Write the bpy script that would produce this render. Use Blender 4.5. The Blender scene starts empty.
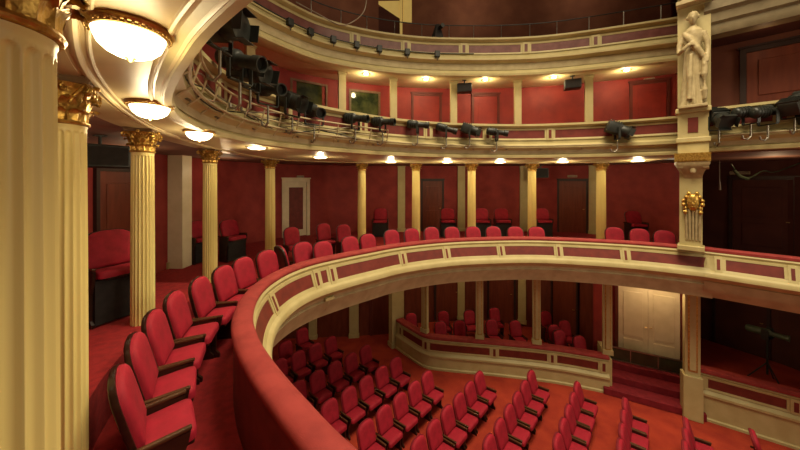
import bpy, bmesh, math, random
from mathutils import Vector, Matrix, geometry
random.seed(7)
C = bpy.context.scene.collection
EYE = 5.45
PI = math.pi

# ------------------------------------------------------------------ materials
def mat(name, col, rough=.6, col2=None, scale=8, metal=0, bump=0, bscale=60, emit=None, estr=0, stretch=None, spec=.4):
    m = bpy.data.materials.new(name); m.use_nodes = True
    nt = m.node_tree; b = nt.nodes['Principled BSDF']
    b.inputs['Base Color'].default_value = (*col, 1)
    b.inputs['Roughness'].default_value = rough
    b.inputs['Metallic'].default_value = metal
    b.inputs['Specular IOR Level'].default_value = spec
    tc = nt.nodes.new('ShaderNodeTexCoord'); mp = nt.nodes.new('ShaderNodeMapping')
    nt.links.new(tc.outputs['Object'], mp.inputs['Vector'])
    if stretch: mp.inputs['Scale'].default_value = stretch
    if col2:
        n = nt.nodes.new('ShaderNodeTexNoise'); n.inputs['Scale'].default_value = scale
        n.inputs['Detail'].default_value = 5
        nt.links.new(mp.outputs['Vector'], n.inputs['Vector'])
        r = nt.nodes.new('ShaderNodeValToRGB')
        r.color_ramp.elements[0].position = .35; r.color_ramp.elements[1].position = .65
        r.color_ramp.elements[0].color = (*col, 1); r.color_ramp.elements[1].color = (*col2, 1)
        nt.links.new(n.outputs['Fac'], r.inputs['Fac'])
        nt.links.new(r.outputs['Color'], b.inputs['Base Color'])
    if bump:
        n2 = nt.nodes.new('ShaderNodeTexNoise'); n2.inputs['Scale'].default_value = bscale
        n2.inputs['Detail'].default_value = 3
        nt.links.new(mp.outputs['Vector'], n2.inputs['Vector'])
        bp = nt.nodes.new('ShaderNodeBump'); bp.inputs['Strength'].default_value = bump
        bp.inputs['Distance'].default_value = .01
        nt.links.new(n2.outputs['Fac'], bp.inputs['Height']); nt.links.new(bp.outputs['Normal'], b.inputs['Normal'])
    if emit:
        b.inputs['Emission Color'].default_value = (*emit, 1); b.inputs['Emission Strength'].default_value = estr
    return m
M = dict(
 column=mat('column_paint', (.76,.64,.26), .45, (.70,.57,.21), 5, stretch=(1,1,.12)),
 cream=mat('cream_plaster', (.47,.395,.19), .5, (.41,.335,.15), 4, bump=.15, bscale=30),
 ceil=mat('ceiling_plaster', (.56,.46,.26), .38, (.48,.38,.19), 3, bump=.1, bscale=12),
 grey=mat('grey_cove_plaster', (.46,.385,.22), .6, (.37,.30,.165), 5),
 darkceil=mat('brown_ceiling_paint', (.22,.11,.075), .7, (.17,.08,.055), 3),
 gold=mat('gilding', (.62,.40,.10), .34, (.34,.19,.035), 30, metal=.75, bump=.4, bscale=60),
 abacus=mat('abacus_paint', (.20,.125,.065), .6, (.15,.09,.04), 10),
 velvet=mat('red_velvet', (.33,.005,.022), .75, (.24,.003,.014), 9, bump=.2, bscale=300),
 velvetback=mat('dark_red_fabric', (.20,.008,.016), .8, (.15,.004,.01), 9),
 railvelvet=mat('rail_velvet', (.29,.03,.026), .75, (.22,.018,.016), 7, bump=.25, bscale=200),
 carpet=mat('red_carpet', (.30,.012,.014), .95, (.21,.007,.009), 14, bump=.5, bscale=400),
 stallcarpet=mat('stalls_carpet', (.36,.035,.012), .95, (.27,.02,.008), 3, bump=.5, bscale=300),
 wall=mat('red_damask', (.29,.032,.026), .7, (.21,.018,.016), 2.2, bump=.15, bscale=40),
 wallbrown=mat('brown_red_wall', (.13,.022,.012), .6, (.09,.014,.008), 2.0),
 shadedcream=mat('shaded_cream', (.20,.155,.085), .6, (.15,.115,.06), 5),  # darker copy of the cream, weaker light put into the colour
 gallerywall=mat('gallery_wall_paint', (.22,.085,.045), .8, (.16,.055,.03), 2),
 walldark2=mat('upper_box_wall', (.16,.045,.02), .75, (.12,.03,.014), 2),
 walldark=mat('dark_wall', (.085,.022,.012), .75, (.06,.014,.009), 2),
 wallred3=mat('upper_red_wall', (.30,.028,.018), .6, (.21,.016,.012), 2.0),
 panel=mat('red_brown_panel', (.16,.02,.012), .6, (.115,.013,.008), 6),
 panel2=mat('mauve_panel', (.17,.06,.05), .35, (.12,.035,.03), 5),
 wood=mat('dark_wood', (.035,.013,.007), .32, (.02,.007,.004), 4, stretch=(1,1,6)),
 woodedge=mat('armrest_wood', (.085,.035,.015), .25, (.05,.02,.009), 6),
 woodbrown=mat('brown_wood', (.16,.035,.016), .4, (.11,.022,.01), 3, stretch=(3,3,.6)),
 doorbrown=mat('door_wood', (.17,.035,.014), .45, (.12,.022,.009), 3, stretch=(4,4,.5)),
 frame=mat('dark_door_frame', (.035,.015,.01), .5, (.025,.01,.008), 6),
 white=mat('white_paint', (.70,.62,.43), .45, (.63,.55,.36), 4),
 black=mat('black_metal', (.012,.013,.011), .45, (.02,.022,.018), 12),
 blackrough=mat('black_cloth', (.012,.010,.010), .9, (.02,.016,.015), 12),
 steel=mat('steel', (.35,.32,.26), .35, (.25,.22,.18), 12, metal=.9),
 lens=mat('lens_glass', (.05,.055,.05), .08, (.03,.035,.035), 3, metal=.3),
 booth=mat('booth_glass', (.018,.026,.008), .08, (.09,.10,.028), 2.5),
 greenglass=mat('green_dark_glass', (.05,.055,.028), .25, (.03,.035,.02), 4),
 stone=mat('statue_plaster', (.40,.32,.17), .6, (.31,.24,.12), 12, bump=.3, bscale=40),
 brass=mat('brass', (.55,.36,.12), .3, (.4,.25,.08), 20, metal=.9),
 glass=mat('lit_opal_glass', (.9,.8,.55), .3, emit=(1,.80,.45), estr=9),
 smallglass=mat('lit_small_glass', (.9,.8,.55), .3, emit=(1,.78,.42), estr=9),
 jamb=mat('lit_yellow_jamb', (.75,.55,.16), .5, (.7,.5,.14), 4, emit=(1,.7,.2), estr=.22),  # faint glow put into the colour for the lit doorway
 cable=mat('grey_cable', (.30,.25,.18), .5, (.25,.2,.15), 8),
 greencable=mat('green_cable', (.06,.08,.045), .5, (.04,.06,.035), 8),
)

# ------------------------------------------------------------------ mesh helpers
class MB:
    def __init__(s): s.v = []; s.f = []
    def add(s, vs, fs, T=None):
        o = len(s.v)
        for v in vs: s.v.append(tuple(T @ Vector(v)) if T else tuple(v))
        for f in fs: s.f.append(tuple(i + o for i in f))
        return s
    def box(s, x0, x1, y0, y1, z0, z1, T=None, b=0):
        if b <= 0:
            vs = [(x,y,z) for z in (z0,z1) for y in (y0,y1) for x in (x0,x1)]
            return s.add(vs, [(0,2,3,1),(4,5,7,6),(0,1,5,4),(2,6,7,3),(0,4,6,2),(1,3,7,5)], T)
        bm = bmesh.new(); bmesh.ops.create_cube(bm, size=1)
        for v in bm.verts: v.co = Vector(((x0+x1)/2+v.co.x*(x1-x0), (y0+y1)/2+v.co.y*(y1-y0), (z0+z1)/2+v.co.z*(z1-z0)))
        bmesh.ops.bevel(bm, geom=bm.edges[:], offset=b, segments=2, affect='EDGES', profile=.5)
        bm.verts.index_update()
        s.add([v.co.copy() for v in bm.verts], [[v.index for v in f.verts] for f in bm.faces], T); bm.free(); return s
    def lathe(s, prof, n=24, T=None, fn=None):
        vs = []; fs = []
        for r, z in prof:
            for i in range(n):
                a = 2*PI*i/n; rr = r*(fn(a, z) if fn else 1)
                vs.append((rr*math.cos(a), rr*math.sin(a), z))
        for j in range(len(prof)-1):
            for i in range(n):
                k = (i+1) % n
                fs.append((j*n+i, j*n+k, (j+1)*n+k, (j+1)*n+i))
        if prof[0][0] > 1e-6: fs.append(tuple(reversed(range(n))))
        if prof[-1][0] > 1e-6: fs.append(tuple((len(prof)-1)*n+i for i in range(n)))
        return s.add(vs, fs, T)
    def tube(s, pts, r, n=8, T=None):
        pts = [Vector(p) for p in pts]; vs = []; fs = []
        up = Vector((0,0,1))
        for i, p in enumerate(pts):
            t = (pts[min(i+1,len(pts)-1)] - pts[max(i-1,0)]).normalized()
            a = t.cross(up)
            if a.length < 1e-3: a = t.cross(Vector((1,0,0)))
            a.normalize(); b = t.cross(a)
            rr = r[i] if isinstance(r, (list,tuple)) else r
            for k in range(n):
                q = 2*PI*k/n; vs.append(p + a*math.cos(q)*rr + b*math.sin(q)*rr)
        for i in range(len(pts)-1):
            for k in range(n):
                l = (k+1) % n; fs.append((i*n+k, i*n+l, (i+1)*n+l, (i+1)*n+k))
        fs.append(tuple(range(n))); fs.append(tuple((len(pts)-1)*n+k for k in reversed(range(n))))
        return s.add(vs, fs, T)
    def sweep(s, cv, prof, z=EYE):
        n = len(prof); vs = []; fs = []
        for (x,y,nx,ny) in cv:
            for o,h in prof: vs.append((x+nx*o, y+ny*o, z+h))
        for i in range(len(cv)-1):
            for k in range(n):
                l = (k+1) % n; fs.append((i*n+k, i*n+l, (i+1)*n+l, (i+1)*n+k))
        fs.append(tuple(range(n))); fs.append(tuple((len(cv)-1)*n+k for k in reversed(range(n))))
        return s.add(vs, fs)
    def build(s, name, m, parent=None, smooth=0):
        me = bpy.data.meshes.new(name); me.from_pydata(s.v, [], s.f)
        bm = bmesh.new(); bm.from_mesh(me); bmesh.ops.recalc_face_normals(bm, faces=bm.faces[:]); bm.to_mesh(me); bm.free()
        me.materials.append(m); o = bpy.data.objects.new(name, me); C.objects.link(o)
        if parent: o.parent = parent
        if smooth:
            for p in me.polygons: p.use_smooth = True
            me.set_sharp_from_angle(angle=math.radians(smooth))
        return o

def tag(o, label=None, cat=None, group=None, kind=None):
    if label: o['label'] = label
    if cat: o['category'] = cat
    if group: o['group'] = group
    if kind: o['kind'] = kind
    return o
def empty(name, loc=(0,0,0), rz=0):
    o = bpy.data.objects.new(name, None); C.objects.link(o); o.location = loc; o.rotation_euler = (0,0,rz)
    o.empty_display_size = .1
    return o
def struct(name, mb, m, smooth=0, parent=None):
    o = mb.build(name, m, parent, smooth)
    if not parent: o['kind'] = 'structure'
    return o
KIDS = {}
def copy_tree(o, parent=None):
    c = o.copy(); C.objects.link(c)
    if parent: c.parent = parent
    for ch in list(o.children): copy_tree(ch, c)
    return c
used = set()
def place(proto, loc, rz, label, group):
    if proto.name in used: o = copy_tree(proto)
    else: o = proto; used.add(proto.name)
    o.location = loc; o.rotation_euler = (0,0,rz); o['label'] = label; o['group'] = group
    return o
ORD = ['first','second','third','fourth','fifth','sixth','seventh','eighth','ninth','tenth','eleventh','twelfth','thirteenth']

# ------------------------------------------------------------------ plan curves
def catmull(P, step=.08):
    P = [Vector(p) for p in P]; P = [2*P[0]-P[1]] + P + [2*P[-1]-P[-2]]; d = []
    for i in range(1, len(P)-2):
        for k in range(24):
            t = k/24
            a,b,c,e = P[i-1],P[i],P[i+1],P[i+2]
            d.append(.5*((2*b)+(c-a)*t+(2*a-5*b+4*c-e)*t*t+(3*b-a-3*c+e)*t**3))
    d.append(P[-2]); return resample([tuple(p) for p in d], step)
def resample(d, step):
    L = [0]
    for i in range(1,len(d)): L.append(L[-1]+math.dist(d[i],d[i-1]))
    n = max(2, int(L[-1]/step)); out = []; j = 0
    for i in range(n+1):
        s = L[-1]*i/n
        while j < len(d)-2 and L[j+1] < s: j += 1
        t = (s-L[j])/max(1e-9, L[j+1]-L[j])
        out.append((d[j][0]+(d[j+1][0]-d[j][0])*t, d[j][1]+(d[j+1][1]-d[j][1])*t))
    return normals(out)
def normals(p, w=2):
    o = []
    for i in range(len(p)):
        a = p[max(0,i-w)]; b = p[min(len(p)-1,i+w)]
        tx,ty = b[0]-a[0], b[1]-a[1]; l = math.hypot(tx,ty) or 1
        o.append((p[i][0],p[i][1], ty/l, -tx/l))      # right of travel: towards the void
    return o
def offset(cv, d): return resample([(x+nx*d,y+ny*d) for x,y,nx,ny in cv], .08)
def arc(cv):
    L = [0]
    for i in range(1,len(cv)): L.append(L[-1]+math.dist(cv[i][:2],cv[i-1][:2]))
    return L
def sub(cv, s0, s1):
    L = arc(cv); s0 = max(0,s0); s1 = min(L[-1],s1)
    if s1-s0 < .004: return []
    def ip(q):
        j = min(max(i for i in range(len(L)) if L[i] <= q+1e-9), len(L)-2); t = (q-L[j])/(L[j+1]-L[j])
        v = [a+(b-a)*t for a,b in zip(cv[j],cv[j+1])]; l = math.hypot(v[2],v[3]); return (v[0],v[1],v[2]/l,v[3]/l)
    return [ip(s0)]+[c for c,s in zip(cv,L) if s0+.012 < s < s1-.012]+[ip(s1)]
def at_s(cv, s):
    L = arc(cv); i = min(range(len(cv)), key=lambda k: abs(L[k]-s)); return cv[i]
def s_of(cv, x, y):
    L = arc(cv); i = min(range(len(cv)), key=lambda k: (cv[k][0]-x)**2+(cv[k][1]-y)**2); return L[i]
def on_ray(cv, px, far=True):
    """farthest point of the plan curve on the sight line through photo column px"""
    k = (px-400)/300; L = arc(cv); best = None
    for i in range(1,len(cv)):
        a = cv[i-1][0]-k*cv[i-1][1]; b = cv[i][0]-k*cv[i][1]
        if a*b <= 0 and cv[i][1] > 0:
            if best is None or cv[i][1] > cv[best][1]: best = i
    if best is None: best = min(range(len(cv)), key=lambda i: abs(cv[i][0]-k*cv[i][1])/max(.3,abs(cv[i][1])) if cv[i][1]>0 else 9)
    return cv[best] + (L[best],)
def P(x, y, h):                     # point of the horizontal plane h below the eye
    d = 300*h/(y-180.6); return ((x-400)/300*d, d)
def line(pts, step=.1): return resample(pts, step)
def slab(name, A, B, z0, z1, m, parent=None, kind='structure'):
    """solid slab between two plan curves"""
    poly = [(p[0],p[1]) for p in A] + [(p[0],p[1]) for p in reversed(B)]
    tri = geometry.tessellate_polygon([[Vector((x,y,0)) for x,y in poly]])
    n = len(poly); vs = [(x,y,z0) for x,y in poly]+[(x,y,z1) for x,y in poly]
    fs = [t for t in tri]+[tuple(i+n for i in t) for t in tri]
    for i in range(n): j=(i+1)%n; fs.append((i,j,j+n,i+n))
    mb = MB(); mb.add(vs, fs); o = mb.build(name, m, parent)
    if kind: o['kind'] = kind
    return o

R = catmull([(3.4,-.15),(2.2,.2),(1.0,.72),(.2,1.22),(-.28,1.59),(-.60,1.90),(-.86,2.17),(-1.08,2.42),(-1.28,2.68),(-1.52,3.08),(-1.70,3.58),(-1.77,4.05),(-1.70,4.60),(-1.47,5.08),(-1.06,5.52),(-.58,5.95),(0,6.42),(.92,6.87),(1.89,7.1),(3.3,7.18),(4.96,6.78),(6.05,6.22),(6.3,6.04)])
COLP = [(-.90,.64),(-1.98,1.755),(-3.0,3.5),(-3.59,5.67),(-3.59,8.3),(-1.28,10.05),(.545,10.2),(2.46,10.3),(4.53,10.3),(6.65,9.92)]
CR = catmull([(2.2,-1.4),(.6,-.6)]+COLP[:5]+[(-2.7,9.4)]+COLP[5:]+[(7.75,9.35)])
W = catmull([(1.6,-3.2),(-.4,-2.3),(-2.2,-.7),(-3.7,.9),(-4.75,2.7),(-5.4,5.4),(-5.35,8.9),(-4.2,11.0),(-1.9,12.1),(.6,12.35),(2.6,12.45),(5.0,12.4),(7.2,11.9),(8.6,10.9),(9.3,9.9)])
E4 = catmull([(3.2,-1.6),(1.5,-.9),(0,-.1),(-1.3,.8),(-2.3,1.9),(-3.0,3.2),(-3.25,4.5),(-3.14,5.85),(-2.36,7.16),(-1.57,7.82),(-.25,8.36),(1.4,8.62),(4,8.5),(6.6,7.65),(7.3,7.3)])
_L=arc(R); _e=s_of(R,-1.47,5.08)
T3 = resample([(x-nx*k,y-ny*k) for (x,y,nx,ny),k in ((c,.60+.045*min(1,max(0,(_e-l)/2.2))) for c,l in zip(R,_L))], .08)
B = line([(6.2,6.12),(7.05,5.3),(8.0,4.15),(8.9,3.0)])
BW = offset(B,-.95)
WB = line([(9.25,9.75),(10.3,8.1),(10.9,5.8),(11.0,2.5)])
PART = line([(6.15,6.35),(9.25,9.75)])

# ------------------------------------------------------------------ setting
FL = -2.08; PF = -1.65; CE = .60
Rin = offset(R, -.12)
slab('floor_balcony', Rin, W, EYE+FL-.08, EYE+FL, M['carpet'])
pe = offset(R, -1.12)
sP = s_of(pe, -3.0, 4.9)
slab('floor_balcony_step', sub(pe,.0,sP), sub(W,0,s_of(W,-5.35,4.9)), EYE+FL, EYE+PF, M['carpet'])
slab('ceiling_stalls', Rin, W, EYE-2.40, EYE-2.30, M['grey'])
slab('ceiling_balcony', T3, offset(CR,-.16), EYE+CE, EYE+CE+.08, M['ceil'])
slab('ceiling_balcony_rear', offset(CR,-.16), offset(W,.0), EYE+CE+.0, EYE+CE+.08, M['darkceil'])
W3 = resample([p[:2] for p in offset(E4, -1.15)]+[(8.45,8.75)], .08)
slab('floor_upper', offset(T3,-.1), W3, EYE+.76, EYE+.84, M['carpet'])
slab('ceiling_upper', offset(E4,-.02), W3, EYE+3.0, EYE+3.07, M['ceil'])
W4 = resample([p[:2] for p in offset(E4, -2.4)]+[(9.25,9.78)], .08)
slab('floor_gallery', offset(E4,-.2), W4, EYE+3.25, EYE+3.33, M['carpet'])
def wall(name, cv, z0, z1, m, th=.1):
    mb = MB(); mb.sweep(cv, [(0,z0),(0,z1),(-th,z1),(-th,z0)]); return struct(name, mb, m)
wall('wall_balcony', W, FL-.3, CE+.1, M['wall'])
wall('wall_upper', W3, .8, 3.05, M['wallred3'])
wall('wall_gallery', W4, 3.3, 8.2, M['gallerywall'])
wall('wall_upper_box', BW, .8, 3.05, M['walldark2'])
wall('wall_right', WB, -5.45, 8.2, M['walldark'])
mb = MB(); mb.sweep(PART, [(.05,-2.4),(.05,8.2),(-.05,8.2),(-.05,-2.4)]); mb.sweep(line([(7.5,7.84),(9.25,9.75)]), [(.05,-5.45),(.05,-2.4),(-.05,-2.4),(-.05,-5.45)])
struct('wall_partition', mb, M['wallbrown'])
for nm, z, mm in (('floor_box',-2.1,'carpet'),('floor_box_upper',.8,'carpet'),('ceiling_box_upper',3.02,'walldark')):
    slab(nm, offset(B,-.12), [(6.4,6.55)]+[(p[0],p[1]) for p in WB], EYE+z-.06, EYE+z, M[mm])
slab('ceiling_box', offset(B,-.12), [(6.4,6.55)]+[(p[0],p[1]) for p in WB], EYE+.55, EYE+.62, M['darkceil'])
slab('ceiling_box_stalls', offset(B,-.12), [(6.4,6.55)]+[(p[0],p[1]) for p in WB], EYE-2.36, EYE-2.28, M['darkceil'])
# stalls floor and walls
mb = MB(); mb.box(-8,12.5,-1,13,-.12,0); struct('floor', mb, M['stallcarpet'])
WS = line([(-6.3,2.5),(-6.2,7.0),(-5.4,9.5),(-3.9,10.35),(-1.6,10.5),(-.05,10.75),(.8,11.0),(3.2,11.2),(5.3,10.4),(5.75,8.95)])
wall('wall_stalls', WS, -5.45, -2.3, M['woodbrown'])
DW = line([(5.62,8.72),(7.46,7.76)])
wall('wall_stalls_doors', DW, -5.45, -2.3, M['wall'])
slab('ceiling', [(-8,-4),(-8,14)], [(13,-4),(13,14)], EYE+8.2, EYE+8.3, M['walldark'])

# mouldings of the balcony ceiling
for i,(cv,pr) in enumerate([(T3,[(-.0,CE),(-.0,CE-.02),(-.012,CE-.026),(-.028,CE-.012),(-.035,CE)]),
             (T3,[(-.06,CE),(-.064,CE-.009),(-.073,CE-.013),(-.082,CE-.009),(-.086,CE)]),
             (CR,[(.19,CE),(.187,CE-.007),(.18,CE-.01),(.173,CE-.007),(.17,CE)]),
             (CR,[(.155,CE),(.15,CE-.012),(.137,CE-.018),(.122,CE-.012),(.115,CE)])]):
    mb = MB(); mb.sweep(cv, pr); struct('trim_%d' % (i+1), mb, M['ceil'], 40)
mb = MB(); mb.sweep(CR, [(.10,CE+.05),(.10,CE-.006),(-.06,CE-.006),(-.06,CE+.05)]); struct('trim_5', mb, M['ceil'])

# ------------------------------------------------------------------ fronts of the tiers
def lerp_n(cv): return cv
def front(root, cv, body, bodymat, panel_off, pz0, pz1, piers, pw, fo, panelmat, framemat, slant=0):
    """cream body, recessed coloured panels between piers"""
    g = lambda z: slant*(pz1+.05-z)
    mb = MB(); mb.sweep(cv, body); mb.build('fascia', bodymat, root, 35)
    L = arc(cv)[-1]; ps = sorted(piers)
    for s in ps:
        seg = sub(cv, s-pw, s+pw)
        if len(seg) < 2: continue
        m1 = MB(); m1.sweep(seg, [(fo-.06,pz0-.05),(fo+.03+g(pz0-.05),pz0-.05),(fo+.03,pz1+.05),(fo-.06,pz1+.05)])
        p = m1.build('pier', framemat, root)
        q = sub(cv, s-pw*.42, s+pw*.42)
        if len(q) >= 2:
            m2 = MB(); m2.sweep(q, [(fo,pz0),(fo+.034+g(pz0),pz0),(fo+.034+g(pz1),pz1),(fo,pz1)])
            m2.build('pier_panel', panelmat, p)
    b = [0]+ps+[L]
    for a,e in zip(b[:-1],b[1:]):
        seg = sub(cv, a+pw+.045, e-pw-.045)
        if len(seg) < 3: continue
        m3 = MB(); m3.sweep(seg, [(fo-.05,pz0),(fo+.006+g(pz0),pz0),(fo+.006+g(pz1),pz1),(fo-.05,pz1)])
        m3.build('panel', panelmat, root)
        fr = MB()
        seg2 = sub(cv, a+pw+.0, e-pw)
        fr.sweep(seg2, [(fo-.05,pz0-.045),(fo+.024+g(pz0-.045),pz0-.045),(fo+.014+g(pz0),pz0),(fo-.05,pz0)])
        fr.sweep(seg2, [(fo-.05,pz1),(fo+.014+g(pz1),pz1),(fo+.024,pz1+.045),(fo-.05,pz1+.045)])
        for c0,c1 in ((a+pw,a+pw+.045),(e-pw-.045,e-pw)):
            sg = sub(cv,c0,c1)
            if len(sg)>1: fr.sweep(sg, [(fo-.05,pz0),(fo+.018+g(pz0),pz0),(fo+.018+g(pz1),pz1),(fo-.05,pz1)])
        fr.build('panel_frame', framemat, root)

# balcony (middle tier)
bal = tag(empty('balcony_parapet', (0,0,0)), 'curved cream balcony front with red velvet rail sweeping across the photo', 'balcony front')
body = [(-.15,-1.435),(0,-1.435),(.02,-1.47),(.0,-1.51),(.0,-1.515),(.11,-1.79),(.13,-1.80),(.17,-1.82),(.19,-1.85),(.19,-1.92),(.14,-1.97),(.08,-2.02),(-.15,-2.02)]
near = [s_of(R,-1.75,4.05)-1.25*k for k in range(0,5)]
far = [on_ray(R,px)[4] for px in (314,328.5,400,444,497.5,555,623)]
front(bal, R, body, M['cream'], 0, -1.755, -1.56, near+far, .055, .0, M['panel'], M['cream'], .38)
mb = MB(); mb.sweep(R, [(.08,-2.02),(.06,-2.08),(.08,-2.10),(.03,-2.2),(-.04,-2.32),(-.07,-2.40),(-.14,-2.40),(-.14,-2.1),(-.1,-2.02)]); mb.build('cove', M['grey'], bal, 35)
mb = MB(); mb.sweep(R, [(-.17,-1.44),(-.185,-1.42),(-.18,-1.39),(-.16,-1.37),(-.12,-1.36),(-.06,-1.36),(-.015,-1.37),(.008,-1.388),(.012,-1.41),(.0,-1.435)])
tag(mb.build('handrail', M['railvelvet'], bal, 50), 'padded red velvet handrail')
mb = MB(); mb.sweep(R, [(-.15,-1.44),(-.15,FL),(-.165,FL),(-.165,-1.44)]); tag(mb.build('inner_panel', M['panel'], bal), 'dark red inner face')
# right stage box, middle tier
bb = tag(empty('box_parapet', (0,0,0)), 'cream front of the dark stage box right of the gilded mask pier, red panels', 'balcony front')
front(bb, B, body, M['cream'], 0, -1.755, -1.56, [on_ray(B,792)[4], .2], .055, .0, M['panel'], M['cream'], .38)
mb = MB(); mb.sweep(B, [(.1,-2.02),(.04,-2.2),(-.06,-2.32),(-.1,-2.38),(-.3,-2.38),(-.3,-2.02)]); mb.build('cove', M['grey'], bb, 35)
mb = MB(); mb.sweep(B, [(-.18,-1.436),(-.18,-1.39),(-.16,-1.37),(-.01,-1.37),(.01,-1.39),(.01,-1.436)]); mb.build('handrail', M['railvelvet'], bb)

# upper tier front
up = tag(empty('upper_tier_parapet', (0,0,0)), 'cream front of the upper tier carrying black stage lights', 'balcony front')
body3 = [(-.05,.60),(.0,.57),(.045,.585),(.05,.64),(.0,.68),(.0,.74),(.05,.80),(.11,.83),(.11,.90),(.03,.93),(.0,.95),(.0,1.35),(.07,1.38),(.09,1.40),(.09,1.45),(-.18,1.45),(-.18,.66),(-.05,.66)]
T3s = [s_of(T3,-2.3,4.0)-1.4*k for k in range(-1,5)]+[on_ray(T3,px)[4] for px in (362,425,487,548,617)]
front(up, T3, body3, M['cream'], 0, 1.09, 1.30, T3s, .08, .0, M['panel'], M['cream'])
mb = MB(); mb.sweep(T3, [(.0,.69),(.02,.69),(.03,.79),(.01,.79)]); mb.build('ledge_moulding', M['grey'], up, 40)
ub = tag(empty('upper_box_parapet', (0,0,0)), 'cream front of the upper stage box right of the statue', 'balcony front')
front(ub, B, body3, M['cream'], 0, 1.09, 1.30, [.1, on_ray(B,775)[4]], .08, .0, M['panel'], M['cream'])
mb = MB(); mb.sweep(B, [(.0,.69),(.02,.69),(.03,.79),(.01,.79)]); mb.build('ledge_moulding', M['grey'], ub, 40)

# gallery front (top tier)
ga = tag(empty('gallery_parapet', (0,0,0)), 'cream front of the top gallery with long mauve red panels', 'balcony front')
body4 = [(-.34,2.99),(0,2.97),(.05,3.0),(.06,3.06),(.0,3.12),(-.07,3.2),(-.04,3.36),(.08,3.41),(.11,3.43),(.11,3.48),(.02,3.51),(-.02,3.58),(-.05,3.60),(-.05,3.99),(.03,4.02),(.05,4.04),(.05,4.09),(-.2,4.09),(-.2,3.1)]
front(ga, E4, body4, M['cream'], 0, 3.69, 3.91, [on_ray(E4,px)[4] for px in (355,406,464,525,595)]+[s_of(E4,-3.1,5.85)-1.9*k for k in range(0,5)], .10, -.05, M['panel2'], M['cream'])
mb = MB(); mb.sweep(E4, [(-.075,3.19),(-.04,3.19),(-.01,3.36),(-.045,3.36)]); mb.build('frieze', M['grey'], ga)
# box cornice right
bc = tag(empty('box_cornice', (0,0,0)), 'dim cream cornice over the upper stage box, right of the statue', 'cornice')
mb = MB(); mb.sweep(B, [(-.3,2.93),(.0,2.93),(.03,3.0),(.03,3.12),(.08,3.16),(.10,3.32),(.16,3.38),(.16,3.55),(-.3,3.55)]); mb.build('moulding', M['shadedcream'], bc, 30)
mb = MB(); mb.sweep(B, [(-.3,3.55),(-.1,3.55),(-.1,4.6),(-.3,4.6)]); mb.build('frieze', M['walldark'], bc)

# gallery railing
gr = tag(empty('gallery_railing', (0,0,0)), 'thin dark metal railing standing on the top gallery front', 'railing')
cv = offset(E4, -.12)
mb = MB(); mb.tube([(p[0],p[1],EYE+4.52) for p in cv[::4]], .014, 6); mb.build('rail', M['black'], gr, 60)
L4 = arc(cv)[-1]; s = .4
while s < L4-.2:
    p = at_s(cv, s); mb = MB(); mb.tube([(p[0],p[1],EYE+4.08),(p[0],p[1],EYE+4.52)], .012, 6); mb.build('post', M['steel'], gr, 60); s += .78

# ------------------------------------------------------------------ columns
D = .28; r0 = D/2
def flute_shaft(z0, z1, n=20):
    mb = MB(); seg = 8; na = n*seg; zt = z1-.055; hw = .02
    zs = [z0, z0+.4, z0+.8, z0+1.2, z0+1.6] + [zt-.06, zt, zt+.007, zt+.013, zt+.017, zt+.02, zt+.03, z1-.012, z1-.006, z1]
    zs = sorted(set(z for z in zs if z <= z1)); vs = []; fs = []
    for z in zs:
        f = (z-z0)/(z1-z0); r = r0*(1-.07*f*f)
        if z > z1-.009: r *= 1.03
        for i in range(na):
            a = 2*PI*i/na; u = ((i % seg)/seg)*2-1; w = .78
            q = (u/w)**2 + (max(0,(z-zt)/hw))**2
            d = .0135*math.sqrt(max(0,1-q))
            vs.append(((r-d)*math.cos(a),(r-d)*math.sin(a),z))
    for j in range(len(zs)-1):
        for i in range(na):
            k=(i+1)%na; fs.append((j*na+i,j*na+k,(j+1)*na+k,(j+1)*na+i))
    fs.append(tuple(reversed(range(na)))); mb.add(vs,fs); return mb
def leaf(mb, ang, z0, h, w, rb, out, tip):
    nv, nu = 9, 5; vs=[]; fs=[]
    for j in range(nv):
        v = j/(nv-1)
        z = z0 + h*(v if v < .75 else .75+ (v-.75)*.9 - tip*((v-.75)/.25)**2)
        r = rb + out*(v**2.6)
        ww = w*(.62+.5*math.sin(v*PI*.9))*(1+.24*math.cos(v*7*PI))*(1 if v<.8 else 1-(v-.8)*3.2)
        for i in range(nu):
            u = i/(nu-1)*2-1
            rr = r + .010*(1-abs(u)) - .006*(1 if i in (1,3) else 0); a = ang + u*ww/2/r
            vs.append((rr*math.cos(a), rr*math.sin(a), z - .012*abs(u)*(v>.6)))
    for j in range(nv-1):
        for i in range(nu-1): fs.append((j*nu+i, j*nu+i+1, (j+1)*nu+i+1, (j+1)*nu+i))
    o=len(vs); vs += [(x*.95,y*.95,z) for x,y,z in vs]; fs += [tuple(reversed([i+o for i in f])) for f in fs]
    mb.add(vs, fs)
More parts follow.
